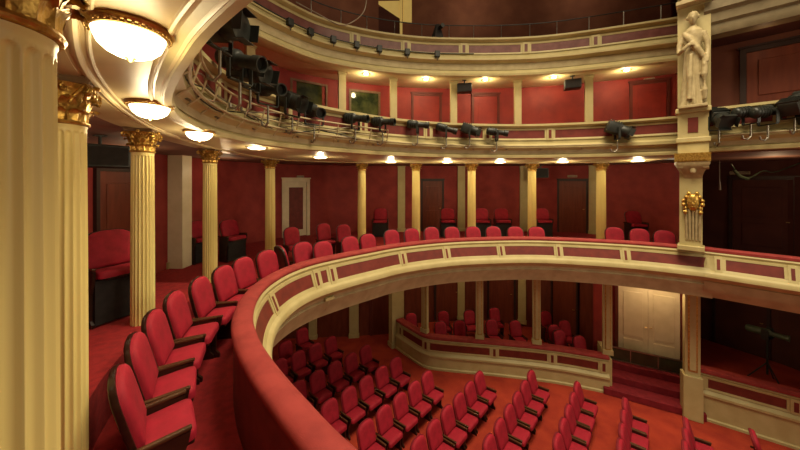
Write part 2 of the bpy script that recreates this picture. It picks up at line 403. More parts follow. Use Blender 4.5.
def capital_mb():
    mb = MB(); rr = r0*.93; H = .274
    mb.lathe([(rr,0),(rr+.016,.003),(rr+.021,.012),(rr+.016,.021),(rr,.025),(rr-.004,.05),(rr,.15),(rr+.03,.215),(rr+.045,.235)], 32)
    for k in range(8): leaf(mb, k*PI/4, .025, .10, .088, rr, .062, .32)
    for k in range(8): leaf(mb, k*PI/4+PI/8, .025, .175, .082, rr-.002, .078, .26)
    for k in range(4):
        a = k*PI/2+PI/4
        for sgn in (-1,1):           # corner scrolls
            pts=[]
            for t in range(15):
                q=t/14
                if q<.5: rad=rr+.01+ (q/.5)**1.6*.085; z=.12+q/.5*.105; off=sgn*(.045*(1-q/.5)+.008)
                else:
                    th=(q-.5)/.5*PI*2.4; sc=.030*(1-.55*(q-.5)/.5); rad=rr+.095+sc*math.sin(th); z=.195+sc*math.cos(th); off=sgn*.008
                ca,sa=math.cos(a),math.sin(a); pts.append((rad*ca-off*sa, rad*sa+off*ca, z))
            mb.tube(pts, .011, 6)
        b = k*PI/2                    # centre flower and inner scrolls
        mb.lathe([(.001,-.016),(.018,-.012),(.024,0),(.018,.012),(.001,.016)], 8, Matrix.Translation((math.cos(b)*(rr+.052),math.sin(b)*(rr+.052),.238)))
        for sgn in (-1,1):
            pts=[]
            for t in range(11):
                q=t/10; th=q*PI*2.2; sc=.02*(1-.5*q); off=sgn*(.045-sc*math.sin(th)*1.0); z=.20+sc*math.cos(th); rad=rr+.045
                pts.append((rad*math.cos(b)-off*math.sin(b), rad*math.sin(b)+off*math.cos(b), z))
            mb.tube(pts, .008, 6)
    return mb
def abacus_mb():
    mb = MB(); prof=[]; n=10
    for k in range(4):
        a0=k*PI/2-PI/4; c0=Vector((math.cos(a0),math.sin(a0)))*.258; c1=Vector((math.cos(a0+PI/2),math.sin(a0+PI/2)))*.258
        mid=-(c0+c1).normalized()
        for i in range(n):
            t=.05+.9*i/(n-1); p=c0.lerp(c1,t)+mid*(.036*math.sin(PI*t)); prof.append(p)
    N=len(prof); vs=[]; fs=[]
    for sc,z in ((.93,.236),(.95,.246),(1.0,.256),(1.0,.274)):
        vs += [(p.x*sc,p.y*sc,z) for p in prof]
    for j in range(3):
        for i in range(N): k=(i+1)%N; fs.append((j*N+i,j*N+k,(j+1)*N+k,(j+1)*N+i))
    fs += [tuple(range(N)), tuple(3*N+i for i in range(N))]
    return mb.add(vs,fs)
AST = .322
capmesh = None
def make_column(foot):
    root = empty('fluted_column'); tag(root, 'column', 'column')
    flute_shaft(0, AST-foot).build('shaft', M['column'], root, 50)
    c = capital_mb().build('capital', M['gold'], root, 45); c.location=(0,0,AST-foot)
    a = abacus_mb().build('abacus', M['abacus'], c, 35)
    return root
colA = make_column(PF); colB = make_column(FL)
clabels = ['huge foreground fluted cream column with gilded capital at the left edge',
 'fluted cream column with gilded capital just behind the huge foreground column',
 'fluted cream column behind the nearest red balcony chairs, third from the left edge',
 'fluted cream column with gilded capital, in front of the tall red seat pair at left',
 'fluted cream column with gilded capital just left of the white door',
 'slim cream column with gilded capital right of the white door, first along the far side',
 'cream balcony column on the far side, second to the right of the white door',
 'cream balcony column on the far side, third to the right of the white door',
 'cream balcony column on the far side, fourth to the right of the white door',
 'cream balcony column on the far side nearest the gilded mask pier']
for i,(x,y) in enumerate(COLP):
    n = CR[min(range(len(CR)), key=lambda k:(CR[k][0]-x)**2+(CR[k][1]-y)**2)]
    p, f = (colA,PF) if i < 3 else (colB,FL)
    o = place(p, (x,y,EYE+f), math.atan2(n[3],n[2]), clabels[i], 'fluted balcony columns')
    k = (.85,.80,.80,.87,.93,1,1,1,1,1)[i]; o.scale = (k,k,1)

# ------------------------------------------------------------------ flat pilasters
def pilaster(cv, px, z0, z1, w, d, label, group, m='cream', off=0, inset=False, base=True):
    x,y,nx,ny,s = on_ray(cv, px)
    root = empty('pilaster', (x+nx*off,y+ny*off,EYE+z0), math.atan2(ny,nx)); tag(root, label, 'pilaster', group)
    h = z1-z0; mb = MB(); mb.box(0,d,-w/2,w/2,0,h); mb.build('shaft', M[m], root)
    if inset:
        mb = MB(); mb.box(d,d+.012,-w*.30,w*.30,.12,h-.12); f = mb.build('raised_panel', M['gold'], root)
        mb = MB(); mb.box(d+.008,d+.02,-w*.21,w*.21,.15,h-.15); mb.build('inner_panel', M[m], f)
    mb = MB(); mb.box(0,d+.03,-w/2-.025,w/2+.025,h-.05,h-.02); mb.box(0,d+.02,-w/2-.015,w/2+.015,h-.085,h-.06); mb.build('cap', M[m], root)
    if base:
        mb = MB(); mb.box(0,d+.03,-w/2-.02,w/2+.02,0,.12); mb.build('base', M[m], root)
    return root
for px,t in zip((400,459.5,522,591.5), ('left of the second far column','between the second and third far columns','between the third and fourth far columns','beside the far column nearest the mask pier')):
    pilaster(W, px, FL, CE+.05, .30, .08, 'flat cream pilaster on the red balcony wall, '+t, 'balcony wall pilasters')
# broad pier between the third and fourth columns
x,y,nx,ny,s = on_ray(W,172)
root = tag(empty('wall_pier',(x,y,EYE+FL),math.atan2(ny,nx)), 'broad cream wall pier behind the third and fourth columns at left','pilaster')
mb=MB(); mb.box(0,.35,-.16,.16,0,2.7); mb.build('shaft', M['white'], root)
mb=MB(); mb.box(0,.05,-.2,.2,0,.15); mb.build('base', M['cream'], root)
for px,t in zip((246,339,393,452.2,516,587.5),('behind the black light cluster at upper left','between the two dark booth windows','right of the two dark booth windows','left of the hanging black speaker box','in the middle of the upper red wall','left of the upper brown door by the statue')):
    pilaster(offset(E4,-.5), px, .84, 3.0, .20, .1, 'cream pilaster of the upper tier, '+t, 'upper tier pilasters', off=0)

# ------------------------------------------------------------------ doors
def flat_at(cv, px, off=0):
    x,y,nx,ny,s = on_ray(cv, px); return (x+nx*off,y+ny*off), math.atan2(ny,nx)
dn = [0]
def door(cv, px, z0, w, h, m, fm, panels=((.12,.42),(.50,.90)), pm=None, off=0, double=False, fw=.07):
    dn[0]+=1
    (x,y),rz = flat_at(cv,px,off); root = empty('door_%d'%dn[0],(x,y,EYE+z0),rz); root['kind']='structure'
    mb=MB(); mb.box(0,.07,-w/2-fw,-w/2,0,h+fw); mb.box(0,.07,w/2,w/2+fw,0,h+fw); mb.box(0,.07,-w/2,w/2,h,h+fw); mb.box(0,.10,-w/2-fw-.03,w/2+fw+.03,h+fw,h+fw+.04); mb.build('door_frame', M[fm], root)
    lv = [(-w/2,0),(0,w/2)] if double else [(-w/2,w/2)]
    for a,b in lv:
        mb=MB(); mb.box(0,.035,a+.004,b-.004,0.01,h-.004); lf=mb.build('door_leaf', M[m], root)
        pw=b-a
        for p0,p1 in panels:
            mb=MB(); mb.box(.03,.05,a+pw*.17,b-pw*.17,h*p0,h*p1,b=.012); mb.build('door_panel', M[pm or m], lf)
        k = (a+.07) if (double and a==0) else b-.07
        mb=MB(); mb.tube([(.03,k,h*.46),(.07,k,h*.46)],.012,8); mb.tube([(.07,k-.05*(1 if k>0 else -1),h*.46),(.07,k,h*.46)],.011,8); mb.build('handle', M['brass'], lf, 50)
    return root
door(W, 294, FL, .78, 2.03, 'white','white', panels=((.12,.9),), pm='panel', fw=.12)
door(W, 432, FL, .82, 2.05, 'woodbrown','frame')
door(W, 571, FL, .95, 2.05, 'doorbrown','frame')
door(W, 117, FL, .95, 2.25, 'woodbrown','frame')
door(BW, 777, .84, .95, 1.85, 'doorbrown','frame', fw=.09)
door(WB, 757, FL, 1.1, 2.1, 'walldark','frame')
door(W3, 647, .84, .80, 1.95, 'wallred3','wallbrown')
door(W3, 425, .84, .85, 1.9, 'wallred3','wallbrown', panels=((.1,.55),))
door(W3, 484, .84, .75, 1.9, 'wallred3','wallbrown', panels=((.1,.9),))
door(WS, 383, -5.45, .95, 2.15, 'woodbrown','wallbrown', panels=())
door(WS, 447, -5.1, .85, 2.15, 'doorbrown','frame', panels=())
door(WS, 500, -5.1, .85, 2.15, 'doorbrown','frame', panels=())
door(WS, 565, -5.1, .95, 2.15, 'doorbrown','frame', panels=())
door(DW, 647, -4.93, 1.32, 2.08, 'white','wallbrown', panels=((.06,.27),(.31,.9)), double=True)
door(WB, 735, -4.9, 1.0, 2.0, 'walldark','frame', panels=())
# small unlit exit lamps over doors
for cv,px,z,w,t in ((W,300,.10,.26,'over the white balcony door'),(W,571,.13,.34,'over the brown door of the far balcony wall'),(W3,646,2.86,.26,'over the upper red door left of the statue'),(WB,735,.18,.4,'in the dark stage box right of the mask pier')):
    (x,y),rz=flat_at(cv,px); root=tag(empty('exit_lamp',(x,y,EYE+z),rz),'small grey unlit exit lamp '+t,'lamp','exit lamps')
    mb=MB(); mb.box(0,.06,-w/2,w/2,0,.09,b=.01); mb.build('housing',M['grey'],root)
    mb=MB(); mb.box(.055,.07,-w/2+.02,w/2-.02,.015,.075); mb.build('diffuser',M['cable'],root)
# booth windows of the upper tier
for i,(px,w,z0,z1) in enumerate(((307,.95,2.0,2.75),(364,.86,1.95,2.72))):
    (x,y),rz=flat_at(W3,px); root=empty('window_%d'%(i+1),(x,y,EYE+z0),rz); root['kind']='structure'
    h=z1-z0; mb=MB()
    for a in ((-w/2-.06,-w/2,-.06,h+.06),(w/2,w/2+.06,-.06,h+.06),(-w/2,w/2,-.06,0),(-w/2,w/2,h,h+.06)): mb.box(0,.06,*a)
    mb.build('window_frame',M['abacus'],root); mb=MB(); mb.box(0,.02,-w/2,w/2,0,h); mb.build('pane',M['booth'],root)
# framed picture/speaker left of the windows
(x,y),rz=flat_at(W3,274); root=tag(empty('wall_speaker',(x,y,EYE+1.75),rz),'small framed grey speaker on the upper red wall left of the booth windows','speaker')
mb=MB(); mb.box(0,.2,-.2,.2,0,.62,b=.01); mb.build('cabinet',M['grey'],root)
mb=MB(); mb.box(.195,.21,-.15,.15,.05,.57); f=mb.build('grille',M['black'],root)
# gallery doorway
(x,y),rz=flat_at(W4,397); dn[0]+=1; root=empty('door_%d'%dn[0],(x,y,EYE+4.3),rz); root['kind']='structure'
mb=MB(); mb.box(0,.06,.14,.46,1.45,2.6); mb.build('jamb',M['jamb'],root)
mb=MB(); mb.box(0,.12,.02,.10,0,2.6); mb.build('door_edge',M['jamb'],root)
mb=MB(); mb.box(0,.03,-.75,.02,0,1.9); mb.build('door_leaf',M['walldark'],root)
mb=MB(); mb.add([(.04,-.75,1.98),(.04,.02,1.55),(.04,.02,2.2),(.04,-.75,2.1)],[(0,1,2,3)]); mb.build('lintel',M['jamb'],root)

# ------------------------------------------------------------------ lamps
def point(name, loc, e, r=.08, col=(1,.81,.47)):
    l=bpy.data.lights.new(name,'POINT'); l.energy=e; l.color=col; l.shadow_soft_size=r
    o=bpy.data.objects.new(name,l); C.objects.link(o); o.location=loc; return o
def make_lamp():
    root=empty('ceiling_lamp'); tag(root,'lamp','lamp')
    mb=MB(); mb.lathe([(.165,0),(.2,0),(.205,-.012),(.195,-.022),(.185,-.024),(.18,-.034),(.168,-.036),(.16,-.02)],40)
    for k in range(40):
        a=2*PI*k/40; mb.lathe([(.0005,-.007),(.006,-.004),(.008,0),(.006,.004),(.0005,.007)],6,Matrix.Translation((.19*math.cos(a),.19*math.sin(a),-.026)))
    mb.build('ring',M['brass'],root,40)
    mb=MB(); mb.lathe([(.166,-.022),(.160,-.05),(.143,-.082),(.11,-.108),(.07,-.124),(.03,-.13),(.0005,-.131)],36); mb.build('glass_dome',M['glass'],root,60)
    mb=MB(); mb.lathe([(.0005,-.122),(.024,-.126),(.028,-.132),(.018,-.137),(.012,-.146),(.0005,-.15)],16); mb.build('finial',M['brass'],root,50)
    return root
lamp=make_lamp()
LC=offset(CR,.85)
lp=[(-1.06,1.18),(-1.94,2.33),(-2.42,3.62),(-2.58,5.40)]
lab=['big glowing domed ceiling lamp with beaded brass ring, nearest at top left','second glowing domed ceiling lamp from the left, above the third column capital','third glowing domed ceiling lamp from the left, small and round','fourth glowing ceiling lamp from the left, above the column beside the white door']
for px in (318,389,446,500,560,637):
    q=on_ray(LC,px); lp.append((q[0],q[1]) if px!=318 else (-2.0,7.55))
lab += ['glowing balcony ceiling lamp right of the white door']+['glowing balcony ceiling lamp of the far side, %s to the right of the white door'%ORD[k] for k in range(1,6)]
for i,((x,y),t) in enumerate(zip(lp,lab)):
    o=place(lamp,(x,y,EYE+CE),i*.3,t,'balcony ceiling lamps'); k=(.68,.76,.85,.9,1.0)[min(i,4)]; o.scale=(k,k,.9 if i<3 else .32)
    point('balcony_lamp_light',(x,y,EYE+CE-.19),(7,8,10,14)[i] if i<4 else (17 if i==4 else 34),.07)
def make_small():
    root=empty('recessed_lamp'); tag(root,'lamp','lamp')
    mb=MB(); mb.lathe([(.09,0),(.125,0),(.125,-.02),(.09,-.025)],24); mb.build('ring',M['brass'],root,40)
    mb=MB(); mb.lathe([(.09,-.01),(.085,-.02),(.05,-.035),(.0005,-.04)],20); mb.build('glass_dome',M['smallglass'],root,60)
    return root
sl=make_small()
for i,(px,t) in enumerate(zip((366,424,485,551,625),('above the right booth window','second from the booth windows','above the hanging speaker box, middle of the row','fourth from the booth windows','above the upper red door beside the statue'))):
    q=on_ray(offset(E4,-.22),px)
    place(sl,(q[0],q[1],EYE+2.99),0,'small glowing lamp under the top gallery, '+t,'upper tier lamps')
    point('upper_lamp_light',(q[0],q[1],EYE+2.86),30,.06)

# ------------------------------------------------------------------ chairs
def arch_outline(w, h, top=.5, n=9):
    """rounded-top outline (u,v), counter-clockwise"""
    o=[(-w/2*.94,0),(w/2*.94,0),(w/2,h*.3)]
    for k in range(n+1):
        a=PI*k/n; o.append((w/2*(abs(math.cos(a))**.75)*(1 if math.cos(a)>=0 else -1), h*(1-top*.72)+h*top*.72*math.sin(a)**.9))
    o.append((-w/2,h*.3)); return o
def pillow(mb, out, T, front=.04, back=.0, fn=None):
    """padded shape: outline in (u,v); thickness along +X of T"""
    cu=sum(p[0] for p in out)/len(out); cv_=sum(p[1] for p in out)/len(out); n=len(out); vs=[]; fs=[]
    rings=[(1.0,back),(1.0,front*.45),(.965,front*.78),(.88,front*.97),(.6,front*1.05),(.3,front*1.08)]
    for sc,d in rings:
        for u,v in out: vs.append((d,cu+(u-cu)*sc,cv_+(v-cv_)*sc))
    for j in range(len(rings)-1):
        for i in range(n): k=(i+1)%n; fs.append((j*n+i,j*n+k,(j+1)*n+k,(j+1)*n+i))
    fs.append(tuple(reversed(range(n)))); fs.append(tuple((len(rings)-1)*n+i for i in range(n)))
    mb.add(vs,fs,T)
def rounded_rect(w,d,r=.05,n=4):
    o=[]
    for cx,cy,a0 in ((w/2-r,d/2-r,0),(-w/2+r,d/2-r,PI/2),(-w/2+r,-d/2+r,PI),(w/2-r,-d/2+r,3*PI/2)):
        for k in range(n+1): a=a0+PI/2*k/n; o.append((cx+r*math.cos(a),cy+r*math.sin(a)))
    return o
def make_chair(name, cat, seat_h=.43, top=.90, bw=.425, back_mat='wood', W_=.465, edge='woodedge', panelm='wood', tallbase=False):
    root=empty(name); tag(root,'chair',cat)
    bh=top-seat_h+.02; lean=-math.atan2(.12,bh)
    T=Matrix.Translation((-.15,0,seat_h-.02))@Matrix.Rotation(lean,4,'Y')
    mb=MB(); pillow(mb, arch_outline(bw-.03,bh-.02), T@Matrix.Translation((.0,0,.01)), .055); b=mb.build('backrest',M['velvet'],root,60)
    mb=MB(); pillow(mb, arch_outline(bw,bh), T@Matrix.Rotation(PI,4,'Z'), .03,-.012); mb.build('back_shell',M[back_mat],root,50)
    T2=Matrix.Translation((.055,0,seat_h-.05))@Matrix.Rotation(-PI/2,4,'Y')@Matrix.Rotation(PI/2,4,'X')
    # seat pad lying flat (outline in x,y)
    out=rounded_rect(.31,bw-.035,.05); n=len(out); vs=[];fs=[]
    rings=[(1.0,0),(1.0,.045),(.96,.068),(.86,.078),(.5,.084)]
    for sc,d in rings:
        for u,v in out: vs.append((.0+u*sc, v*sc, seat_h-.075+d-(.02 if u<0 else 0)*sc))
    for j in range(len(rings)-1):
        for i in range(n): k=(i+1)%n; fs.append((j*n+i,j*n+k,(j+1)*n+k,(j+1)*n+i))
    fs.append(tuple(reversed(range(n)))); fs.append(tuple((len(rings)-1)*n+i for i in range(n)))
    mb=MB(); mb.add(vs,fs); sp=mb.build('seat',M['velvet'],root,60)
    mb=MB(); mb.box(-.13,.14,-.185,.185,seat_h-.105,seat_h-.07,b=.01); mb.build('seat_board',M['wood'],sp)
    if tallbase:
        mb=MB(); mb.box(-.17,.09,-W_/2+.035,W_/2-.035,.02,seat_h-.1); mb.build('base_box',M['blackrough'],root)
    ah=seat_h+.035
    for sg in (-1,1):
        y0=sg*(W_/2-.018)
        # side panel: shaped board
        prof=[(-.20,0),(.09,0),(.09,.04),(.05,.08),(.05,ah*.55),(.10,ah*.80),(.115,ah-.02),(-.20,ah-.02)]
        vs=[(x,y0-.014,z) for x,z in prof]+[(x,y0+.014,z) for x,z in prof]; n=len(prof)
        fs=[tuple(range(n)),tuple(n+i for i in reversed(range(n)))]+[(i,(i+1)%n,n+(i+1)%n,n+i) for i in range(n)]
        mb=MB(); mb.add(vs,fs); mb.build('side_panel',M[panelm],root)
        mb=MB(); mb.box(-.22,.15,y0-.017,y0+.017,ah-.022,ah+.006,b=.009,T=Matrix.Rotation(-.06,4,'Y')); mb.build('armrest',M[edge],root)
    return root
ch_bal=make_chair('theatre_chair','chair',.44,.90)
ch_tall=make_chair('high_theatre_chair','chair',.62,1.06,bw=.54,W_=.60,tallbase=True)
ch_stall=make_chair('stalls_chair','chair',.42,.86,bw=.42,back_mat='velvetback',W_=.45)
ch_box=make_chair('box_chair','chair',.42,.87,bw=.40,W_=.44)
def nrm(cv,x,y):
    c=min(cv,key=lambda p:(p[0]-x)**2+(p[1]-y)**2); return c[2],c[3]
def even(pts,n):
    cv=resample(pts,.02); L=arc(cv)[-1]; return [at_s(cv,L*i/(n-1))[:2] for i in range(n)]
# balcony front row
fp=[P(*q,1.18) for q in ((117,368),(135,329),(156,304),(177,287),(199,275.5),(221,265),(242,256),(265.5,249.3))]
def put(proto,x,y,z,label,group,f=None,cv=R,shift=.25):
    f=f or nrm(cv,x,y); l=math.hypot(*f); f=(f[0]/l,f[1]/l)
    return place(proto,(x+f[0]*shift,y+f[1]*shift,z),math.atan2(f[1],f[0]),label,group)
G1='red chairs of the balcony front row'
for i,(x,y) in enumerate(even(fp,8)):
    t='nearest red velvet chair of the balcony row, at the bottom left' if i==0 else '%s red velvet chair from the bottom left along the balcony row'%ORD[i]
    put(ch_bal,x,y,EYE+FL,t,G1)
x,y=P(279,246,1.2); put(ch_bal,x,y,EYE+FL,'balcony chair turned aside showing its brown wooden back, below the white door',G1,f=(.75,.75))
gp=[P(*q,1.18) for q in ((302,241),(322,240.2),(349,235.5),(367,233))]
for i,(x,y) in enumerate(gp):
    put(ch_bal,x,y,EYE+FL,'red front chair at the rail bend, %s right of the turned chair'%ORD[i],G1)
gp=[P(*q,1.18) for q in ((391,229),(412.5,227.5),(433,226.2),(452.5,226),(472,225.8),(493,225.6),(515,225.8),(536,226))]
for i,(x,y) in enumerate(even(gp,8)):
    put(ch_bal,x,y,EYE+FL,'red chair behind the far balcony rail, %s of eight counted from the left'%ORD[i],G1)
gp=[P(*q,1.30) for q in ((614,231),(639,232.5),(664,234.5))]
for i,(x,y) in enumerate(gp):
    put(ch_bal,x,y,EYE+FL,'red chair behind the rail left of the mask pier, '+('leftmost of the three','middle of the three','rightmost of the three')[i],G1)
for (q,t) in (((291,225.5),'in front of the white balcony door'),((323,222),'right of the white balcony door'),((343,223),'left of the first far column, second row')):
    x,y=P(*q,1.16); put(ch_bal,x,y,EYE+FL,'red balcony chair of the second row, '+t,'red chairs of the balcony second row')
GT='high red chairs at the balcony rear'
x,y=(-3.50,3.43); 
put(ch_tall,-3.62,3.72,EYE+PF,'high dark-sided red chair between the second and third columns at left',GT,f=(.93,-.37))
for q,t in (((197,221),'peeping out left of the fourth column'),((228,220),'peeping out right of the fourth column')):
    x,y=P(*q,1.05); put(ch_tall,x,y,EYE+FL,'high red chair against the rear wall '+t,GT,f=(.9,-.35))
for q,t in (((381,208.7),'right of the first far column'),((447.5,208.7),'right of the second far column'),((481,208.7),'left of the pair right of the third far column'),((501,208.7),'right of the pair beside the third far column'),((541,209),'right of the fourth far column'),((632,210.5),'behind the three chairs by the mask pier')):
    k=(q[0]-400)/300; Y=11.35 if q[0]<600 else 10.4
    put(ch_tall,k*Y,Y,EYE+FL,'high red far wall chair '+t,GT,f=(-.05,-1))
# stalls
rows=[((285,341),(301.5,328),2,'rearmost stalls row, under the balcony rail'),((279,359),(330,336.5),4,'second stalls row from the rear'),((297,381),(364.6,345.5),5,'third stalls row from the rear'),
 ((328.5,399.6),(394.6,357.5),5,'fourth stalls row from the rear'),((364.6,420.6),(426,371.6),5,'fifth stalls row from the rear'),((417,437),(478,372),6,'sixth stalls row from the rear'),
 ((487.5,436),(530,371),6,'seventh stalls row from the rear'),((556,435),(576,382.5),5,'eighth stalls row from the rear'),((619,441),(624,399),4,'ninth stalls row below the steps'),((684,443),(685,419),3,'stalls row beside the right stage box')]
fdir=(.745,-.667)
for a,b,n,t in rows:
    A=P(*a,4.6); Bq=P(*b,4.6)
    for i in range(n):
        k=i/(n-1); x=A[0]+(Bq[0]-A[0])*k; y=A[1]+(Bq[1]-A[1])*k
        put(ch_stall,x,y,0,'%s red chair from the near end, %s'%(ORD[i],t),'red stalls chairs',f=fdir)
x,y=P(752,431,4.6); put(ch_stall,x,y,0,'lone red chair back below the right stage box at the bottom edge','red stalls chairs',f=fdir)
# stalls boxes
BX=catmull([(-.12,9.85),(.3,9.3),(.72,8.82),(1.2,8.66),(2.7,8.42),(4.2,8.12),(5.38,7.72)],.06)
for q,t in (((440,322),'leftmost in front'),((459,321),'second in front from the left'),((491,320),'third in front from the left'),((514.5,321),'fourth in front from the left'),((553,325),'fifth in front from the left'),((582,329),'sixth in front from the left'),((603,334),'at the right corner')):
    x,y=P(*q,4.24); x*=1.03; y*=1.03; x,y={582:(4.62,8.75),603:(5.0,8.42)}.get(q[0],(x,y)); put(ch_box,x,y,EYE-5.2,'red chair inside the curved stalls boxes, '+t,'red chairs in the stalls boxes',f=(.15,-1))
for q,t in (((411,311),'left of the leftmost inner pilaster'),((443,309),'leftmost at the back'),((469,308),'second at the back from the left'),((494,305.5),'third at the back from the left'),((545,309),'fourth at the back from the left'),((576,313),'rightmost at the back')):
    x,y=P(*q,4.20); x*=1.02; y*=1.02; x,y={576:(5.1,9.35)}.get(q[0],(x,y)); put(ch_box,x,y,EYE-5.2,'red chair in the rear of the stalls boxes, '+t,'red chairs in the stalls boxes',f=(.1,-1))

# ------------------------------------------------------------------ stalls boxes
slab('floor_boxes', offset(BX,-.1), [(p[0],p[1]) for p in WS if p[0]>-.3 and p[1]>9], .0, EYE-5.2, M['stallcarpet'])
sb=tag(empty('stalls_box_parapet'),'low curved cream box front with red panels on the stalls floor','balcony front')
bodyS=[(-.14,-4.60),(0,-4.60),(.03,-4.63),(0,-4.67),(0,-4.97),(.03,-5.0),(.08,-5.04),(.08,-5.09),(.04,-5.12),(.05,-5.38),(.08,-5.40),(.08,-5.45),(-.14,-5.45)]
sc=s_of(BX,.76,8.79)
front(sb,BX,bodyS,M['cream'],0,-4.92,-4.72,[.25,sc]+[on_ray(BX,px)[4] for px in (494,550.5)]+[arc(BX)[-1]-.12],.08,0,M['panel'],M['cream'])
mb=MB(); mb.sweep(BX,[(-.2,-4.60),(-.21,-4.56),(-.19,-4.53),(.02,-4.53),(.045,-4.56),(.04,-4.60)]); mb.build('handrail',M['railvelvet'],sb,50)
mb=MB(); mb.sweep(line([(5.40,7.72),(5.72,8.6)]),[(.05,-5.45),(.05,-4.6),(-.05,-4.6),(-.05,-5.45)]); mb.build('end_wall',M['cream'],sb)
BXi=offset(BX,-.12)
for px,t in ((422.5,'at the left corner'),(478.5,'second from the left'),(536,'third from the left'),(608,'beside the white double door')):
    pilaster(BXi,px,-4.53,-2.40,.20,.1,'cream pilaster on the curved stalls box front, '+t,'stalls box pilasters',inset=True,off=-.08)
for px,t in ((459,'between the first and second box pilasters'),(521,'between the second and third box pilasters')):
    pilaster(WS,px,-5.1,-2.40,.26,.08,'plain cream pilaster behind the stalls boxes, '+t,'stalls wall pilasters')
pilaster(WS,353,-5.45,-2.40,.32,.1,'cream pilaster on the dark wooden stalls wall under the balcony','stalls wall pilasters')
pilaster(WS,313,-5.45,-2.40,.26,.1,'narrow cream pilaster half hidden below the balcony bend','stalls wall pilasters')
root=tag(empty('corner_pier',(-.12,9.95,0),math.atan2(-.8,.45)),'broad cream pier at the left end of the stalls boxes','pilaster')
mb=MB(); mb.box(-.12,.12,-.22,.22,0,3.04); mb.build('shaft',M['cream'],root); mb=MB(); mb.box(-.15,.15,-.25,.25,0,.14); mb.build('base',M['cream'],root)
# console bracket under the rear bend
x,y,nx,ny=at_s(R,on_ray(R,324)[4]); root=tag(empty('console_bracket',(x,y,EYE-2.38),math.atan2(ny,nx)),'carved cream bracket under the rear bend of the balcony','bracket')
mb=MB(); mb.tube([(-.12,0,.06),(-.07,0,.10),(-.02,0,.16),(.04,0,.26),(.06,0,.34)],[.03,.045,.05,.05,.045],10); mb.build('scroll',M['grey'],root,60)
mb=MB(); mb.box(-.1,.13,-.09,.09,.30,.36,b=.015); mb.build('block',M['cream'],root)

# steps and grille in front of the white double door
u=Vector((7.46-5.62,7.76-8.72,0)).normalized(); nn=Vector((-.46,-.887,0))
rz=math.atan2(u.y,u.x); cx,cy=6.60,8.22
root=tag(empty('carpeted_steps',(cx,cy,0),rz),'three red carpeted steps below the white double door','steps')
for i in range(3):
    d=1.15-.36*i; mb=MB(); mb.box(-.98,.96,-d,0,.172*i,.172*(i+1),b=.015); mb.build('step',M['velvetback'],root)
root=tag(empty('grille_panel',(cx,cy,.516),rz),'low dark green panel standing across the foot of the white double door','panel')
mb=MB()
for a in ((-.88,-.85,.0,.36),(.85,.88,.0,.36),(-.29,-.27,.0,.36),(.29,.31,.0,.36)): mb.box(a[0],a[1],-.30,-.27,a[2],a[3])
mb.box(-.88,.88,-.30,-.27,.34,.37); mb.box(-.88,.88,-.30,-.27,0,.03); mb.build('frame',M['steel'],root)
for a,b in ((-.85,-.29),(-.27,.29),(.31,.85)):
    mb=MB(); mb.box(a,b,-.292,-.278,.03,.34); mb.build('pane',M['greenglass'],root)
# stalls stage box at right
SBX=line([(6.82,6.98),(8.15,6.08),(9.6,5.0)],.06)
sb2=tag(empty('stage_box_parapet'),'low cream box front with red panels at the bottom right','balcony front')
bodyS2=[(o,z+.2 if z>-5.2 else z) for o,z in bodyS]
front(sb2,SBX,bodyS2,M['cream'],0,-4.72,-4.52,[.12,on_ray(SBX,792)[4]],.08,0,M['panel'],M['cream'])
mb=MB(); mb.sweep(SBX,[(-.2,-4.40),(-.21,-4.36),(-.19,-4.32),(.02,-4.32),(.045,-4.36),(.04,-4.40)]); mb.build('handrail',M['railvelvet'],sb2,50)
slab('floor_stage_box',offset(SBX,-.12),[(7.1,7.4)]+[(p[0],p[1]) for p in WB],0,EYE-4.95,M['stallcarpet'])
px=691; p=(6.72,6.92)
root=tag(empty('pilaster',(p[0],p[1],0),math.atan2(-.85,-.5)),'cream pilaster with gilded cap between the steps and the right stage box','pilaster')
mb=MB(); mb.box(-.1,.1,-.13,.13,0,2.95); mb.build('shaft',M['cream'],root)
mb=MB(); mb.box(.1,.112,-.08,.08,1.1,2.85); f=mb.build('raised_panel',M['gold'],root); mb=MB(); mb.box(.108,.12,-.055,.055,1.13,2.82); mb.build('inner_panel',M['cream'],f)
mb=MB(); mb.box(-.13,.14,-.17,.17,2.93,3.03,b=.01); mb.build('cap',M['gold'],root)
mb=MB(); mb.box(-.13,.15,-.17,.17,0,1.0,b=.015); mb.build('base',M['cream'],root)
# lamp stand in the box
root=tag(empty('lighting_stand',(9.0,7.35,EYE-4.95),.4),'dark lighting stand with a horizontal lamp head in the right stage box','stand')
mb=MB(); mb.tube([(0,0,.2),(0,0,1.12)],.022,8); mb.build('pole',M['black'],root,60)
for k in range(3):
    a=k*2*PI/3; mb=MB(); mb.tube([(0,0,.5),(.35*math.cos(a),.35*math.sin(a),.0)],.014,6); mb.build('leg',M['black'],root,60)
T=Matrix.Translation((0,0,1.22))@Matrix.Rotation(PI/2,4,'X')@Matrix.Rotation(.15,4,'Y')
mb=MB(); mb.lathe([(.05,-.36),(.085,-.32),(.09,.02),(.06,.06),(.06,.28),(.08,.34)],16,T); hd=mb.build('lamp_head',M['greencable'],root,50)
mb=MB(); mb.box(-.16,-.13,-.06,.06,1.09,1.32); mb.box(.13,.16,-.06,.06,1.09,1.32); mb.box(-.16,.16,-.06,.06,1.08,1.1); mb.build('yoke',M['black'],root)

